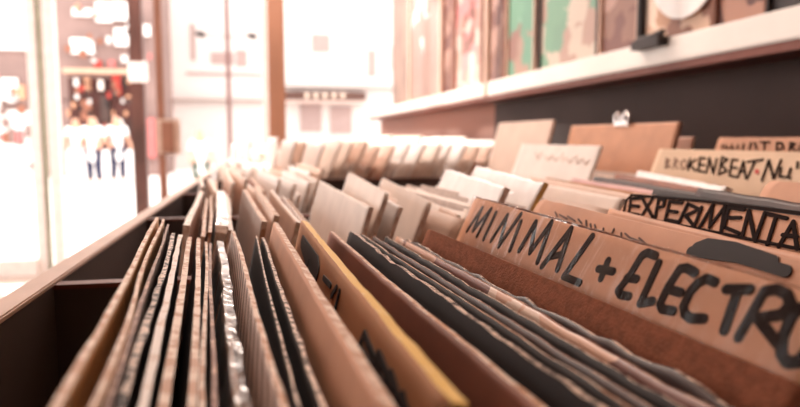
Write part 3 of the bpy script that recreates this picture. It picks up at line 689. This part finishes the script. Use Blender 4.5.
# dark mottled post outside the door
xq0, xq1 = px_x(133, 6.2), px_x(146.5, 6.2)
o = boxes('awning_post', [(xq0, xq1, 6.16, 6.28, -.02, 3.0)], [M_POSTD], None, .01); tag(o, 'dark mottled post standing on the pavement left of the shop door', 'post')
boxes('notice', [(px_x(131, 6.1), px_x(150, 6.1), 6.08, 6.12, at_y(140, 82, 6.1).z, at_y(140, 62, 6.1).z)], [WHITE], o, .01)

# ---- people outside
SKIN = mat('skin', (.62, .38, .28), .55, var=.04)
def skin_obj(name, verts, edges, radii, m, parent, sub=2):
    me = bpy.data.meshes.new(name); me.from_pydata([Vector(v) for v in verts], edges, [])
    o = link(name, me, m, parent)
    md = o.modifiers.new('skin', 'SKIN'); md.use_smooth_shade = True
    sv = me.skin_vertices
    if not sv:
        bmx = bmesh.new(); bmx.from_mesh(me); bmx.verts.layers.skin.verify(); bmx.to_mesh(me); bmx.free(); sv = me.skin_vertices
    for i, r in enumerate(radii): sv[0].data[i].radius = (r, r) if not isinstance(r, tuple) else r
    sv[0].data[0].use_root = True
    s = o.modifiers.new('sub', 'SUBSURF'); s.levels = sub; s.render_levels = sub
    return o
def person(u, y, h, label, shirt, pants, hair, turn=0, arm=.25, sit=False):
    p = at_y(u, 138, y); root = empty('person', (p.x, y, -.02), turn); tag(root, label, 'person', 'people outside')
    s = h / 1.7
    V, E, Rr = [], [], []
    def add(v, r, pa=None):
        V.append((v[0] * s, v[1] * s, v[2] * s)); Rr.append(r * s if not isinstance(r, tuple) else (r[0] * s, r[1] * s))
        if pa is not None: E.append((pa, len(V) - 1))
        return len(V) - 1
    pel = add((0, 0, .93), .115); ch = add((0, 0, 1.15), .105, pel); sh = add((0, 0, 1.36), .10, ch); nk = add((0, 0, 1.46), .052, sh)
    hd = add((0, -.012, 1.55), .078, nk); hd2 = add((0, -.012, 1.63), .075, hd); nose = add((0, -.095, 1.565), .014, hd)
    pairs = {}
    for sx in (-1, 1):
        ear = add((sx * .082, 0, 1.565), .014, hd)
        so = add((sx * .17, 0, 1.375), .055, sh); el = add((sx * (.23 + arm * .1), .01, 1.10), .040, so); wr = add((sx * (.24 + arm * .05), -.10 - arm * .3, .90 + arm * .3), .027, el)
        pm = add((sx * (.24 + arm * .05), -.14 - arm * .3, .85 + arm * .3), .032, wr)
        for q in range(4):
            f1 = add((sx * (.24 + arm * .05) + (q - 1.5) * .018, -.165 - arm * .3, .80 + arm * .3 + abs(q - 1.5) * .004), .0095, pm)
            add((sx * (.24 + arm * .05) + (q - 1.5) * .018, -.16 - arm * .3, .765 + arm * .3 + abs(q - 1.3) * .008), .0085, f1)
        tb = add((sx * (.205 + arm * .05), -.15 - arm * .3, .855 + arm * .3), .011, pm); add((sx * (.19 + arm * .05), -.17 - arm * .3, .82 + arm * .3), .009, tb)
        hp = add((sx * .09, 0, .86), .095, pel); kn = add((sx * .10, -.02, .48), .060, hp); an = add((sx * .11, .02, .09), .040, kn); add((sx * .12, -.14, .035), .036, an)
        pairs[sx] = 1
    skin_obj('body', V, E, Rr, SKIN, root)
    # shirt
    V2 = [(0, 0, .52), (0, 0, 1.15), (0, 0, 1.37)]; E2 = [(0, 1), (1, 2)]; R2 = [.145, .13, .118]
    for sx in (-1, 1):
        V2 += [(sx * .18, 0, 1.375), (sx * (.225 + arm * .08), .01, 1.15)]; n = len(V2); E2 += [(2, n - 2), (n - 2, n - 1)]; R2 += [.072, .060]
    skin_obj('shirt', [tuple(c * s for c in v) for v in V2], E2, [r * s for r in R2], shirt, root)
    V3 = [(0, 0, .93)]; E3 = []; R3 = [.13]
    for sx in (-1, 1):
        V3 += [(sx * .09, 0, .84), (sx * .10, -.02, .48), (sx * .11, .02, .12)]; n = len(V3); E3 += [(0, n - 3), (n - 3, n - 2), (n - 2, n - 1)]; R3 += [.112, .082, .070]
    skin_obj('trousers', [tuple(c * s for c in v) for v in V3], E3, [r * s for r in R3], pants, root)
    V4 = [(0, .02, 1.64), (0, .045, 1.56), (0, .05, 1.48)]
    skin_obj('hair', [tuple(c * s for c in v) for v in V4], [(0, 1), (1, 2)], [.086 * s, .08 * s, .05 * s], hair, root)
    return root
WSH = mat('white_cotton', (.86, .84, .83), .8, var=.03); JEANS = mat('blue_denim', (.008, .014, .075), .8, var=.1); HAIR = mat('dark_hair', (.06, .03, .025), .6)
PALEJ = mat('washed_trousers', (.72, .62, .62), .8)
person(76, 16.5, 1.50, 'person in a long white top and pale trousers, left of two others outside', WSH, PALEJ, HAIR, .3)
person(93, 14.6, 1.48, 'person in a long white top and blue jeans standing between two others outside', WSH, JEANS, HAIR, -.2)
person(117, 15.0, 1.50, 'person in a long white top and blue jeans, rightmost outside', WSH, JEANS, mat('grey_hair', (.5, .42, .40), .6), .5)
person(200, 11, 1.15, 'person in a white top and dark green trousers seen past the door lock', WSH, mat('green_trousers', (.03, .09, .06), .8), HAIR, .2)

# ================================================================== light
wd = bpy.data.worlds.new('sky'); scene.world = wd; wd.use_nodes = True
bg = wd.node_tree.nodes['Background']; bg.inputs[0].default_value = (1.0, .96, .935, 1); bg.inputs[1].default_value = 3.3
def sun(rx, rz, e_, c):   # late light from the street side
    l = bpy.data.lights.new('sun', 'SUN'); l.energy = e_; l.color = c; l.angle = R(2); o = bpy.data.objects.new('sun', l); col.objects.link(o); o.rotation_euler = (rx, 0, rz); return o
sun(R(-67), R(26), 3.5, (1, .90, .80))
def area(x, y, z, sx, sy, p, c, rot=(0, 0, 0)):
    l = bpy.data.lights.new('lamp', 'AREA'); l.shape = 'RECTANGLE'; l.size = sx; l.size_y = sy; l.energy = p; l.color = c
    o = bpy.data.objects.new('overhead_fill', l); col.objects.link(o); o.location = (x, y, z); o.rotation_euler = rot; return o
area(-.1, 2.9, ZC - .04, .5, 1.4, 75, (1, .84, .74))  # added overhead fill, no visible fixture; brightens sleeve rims and the far bins
area(.25, .5, ZC - .04, .5, .9, 3, (1, .78, .64))  # weaker added fill above the near bins
vs_ = scene.view_settings; vs_.view_transform = 'Standard'; vs_.look = 'None'; vs_.gamma = 1; vs_.exposure = .36
scene.cycles.max_bounces = 10; scene.cycles.diffuse_bounces = 6; scene.cycles.transparent_max_bounces = 24
scene.cycles.use_denoising = True
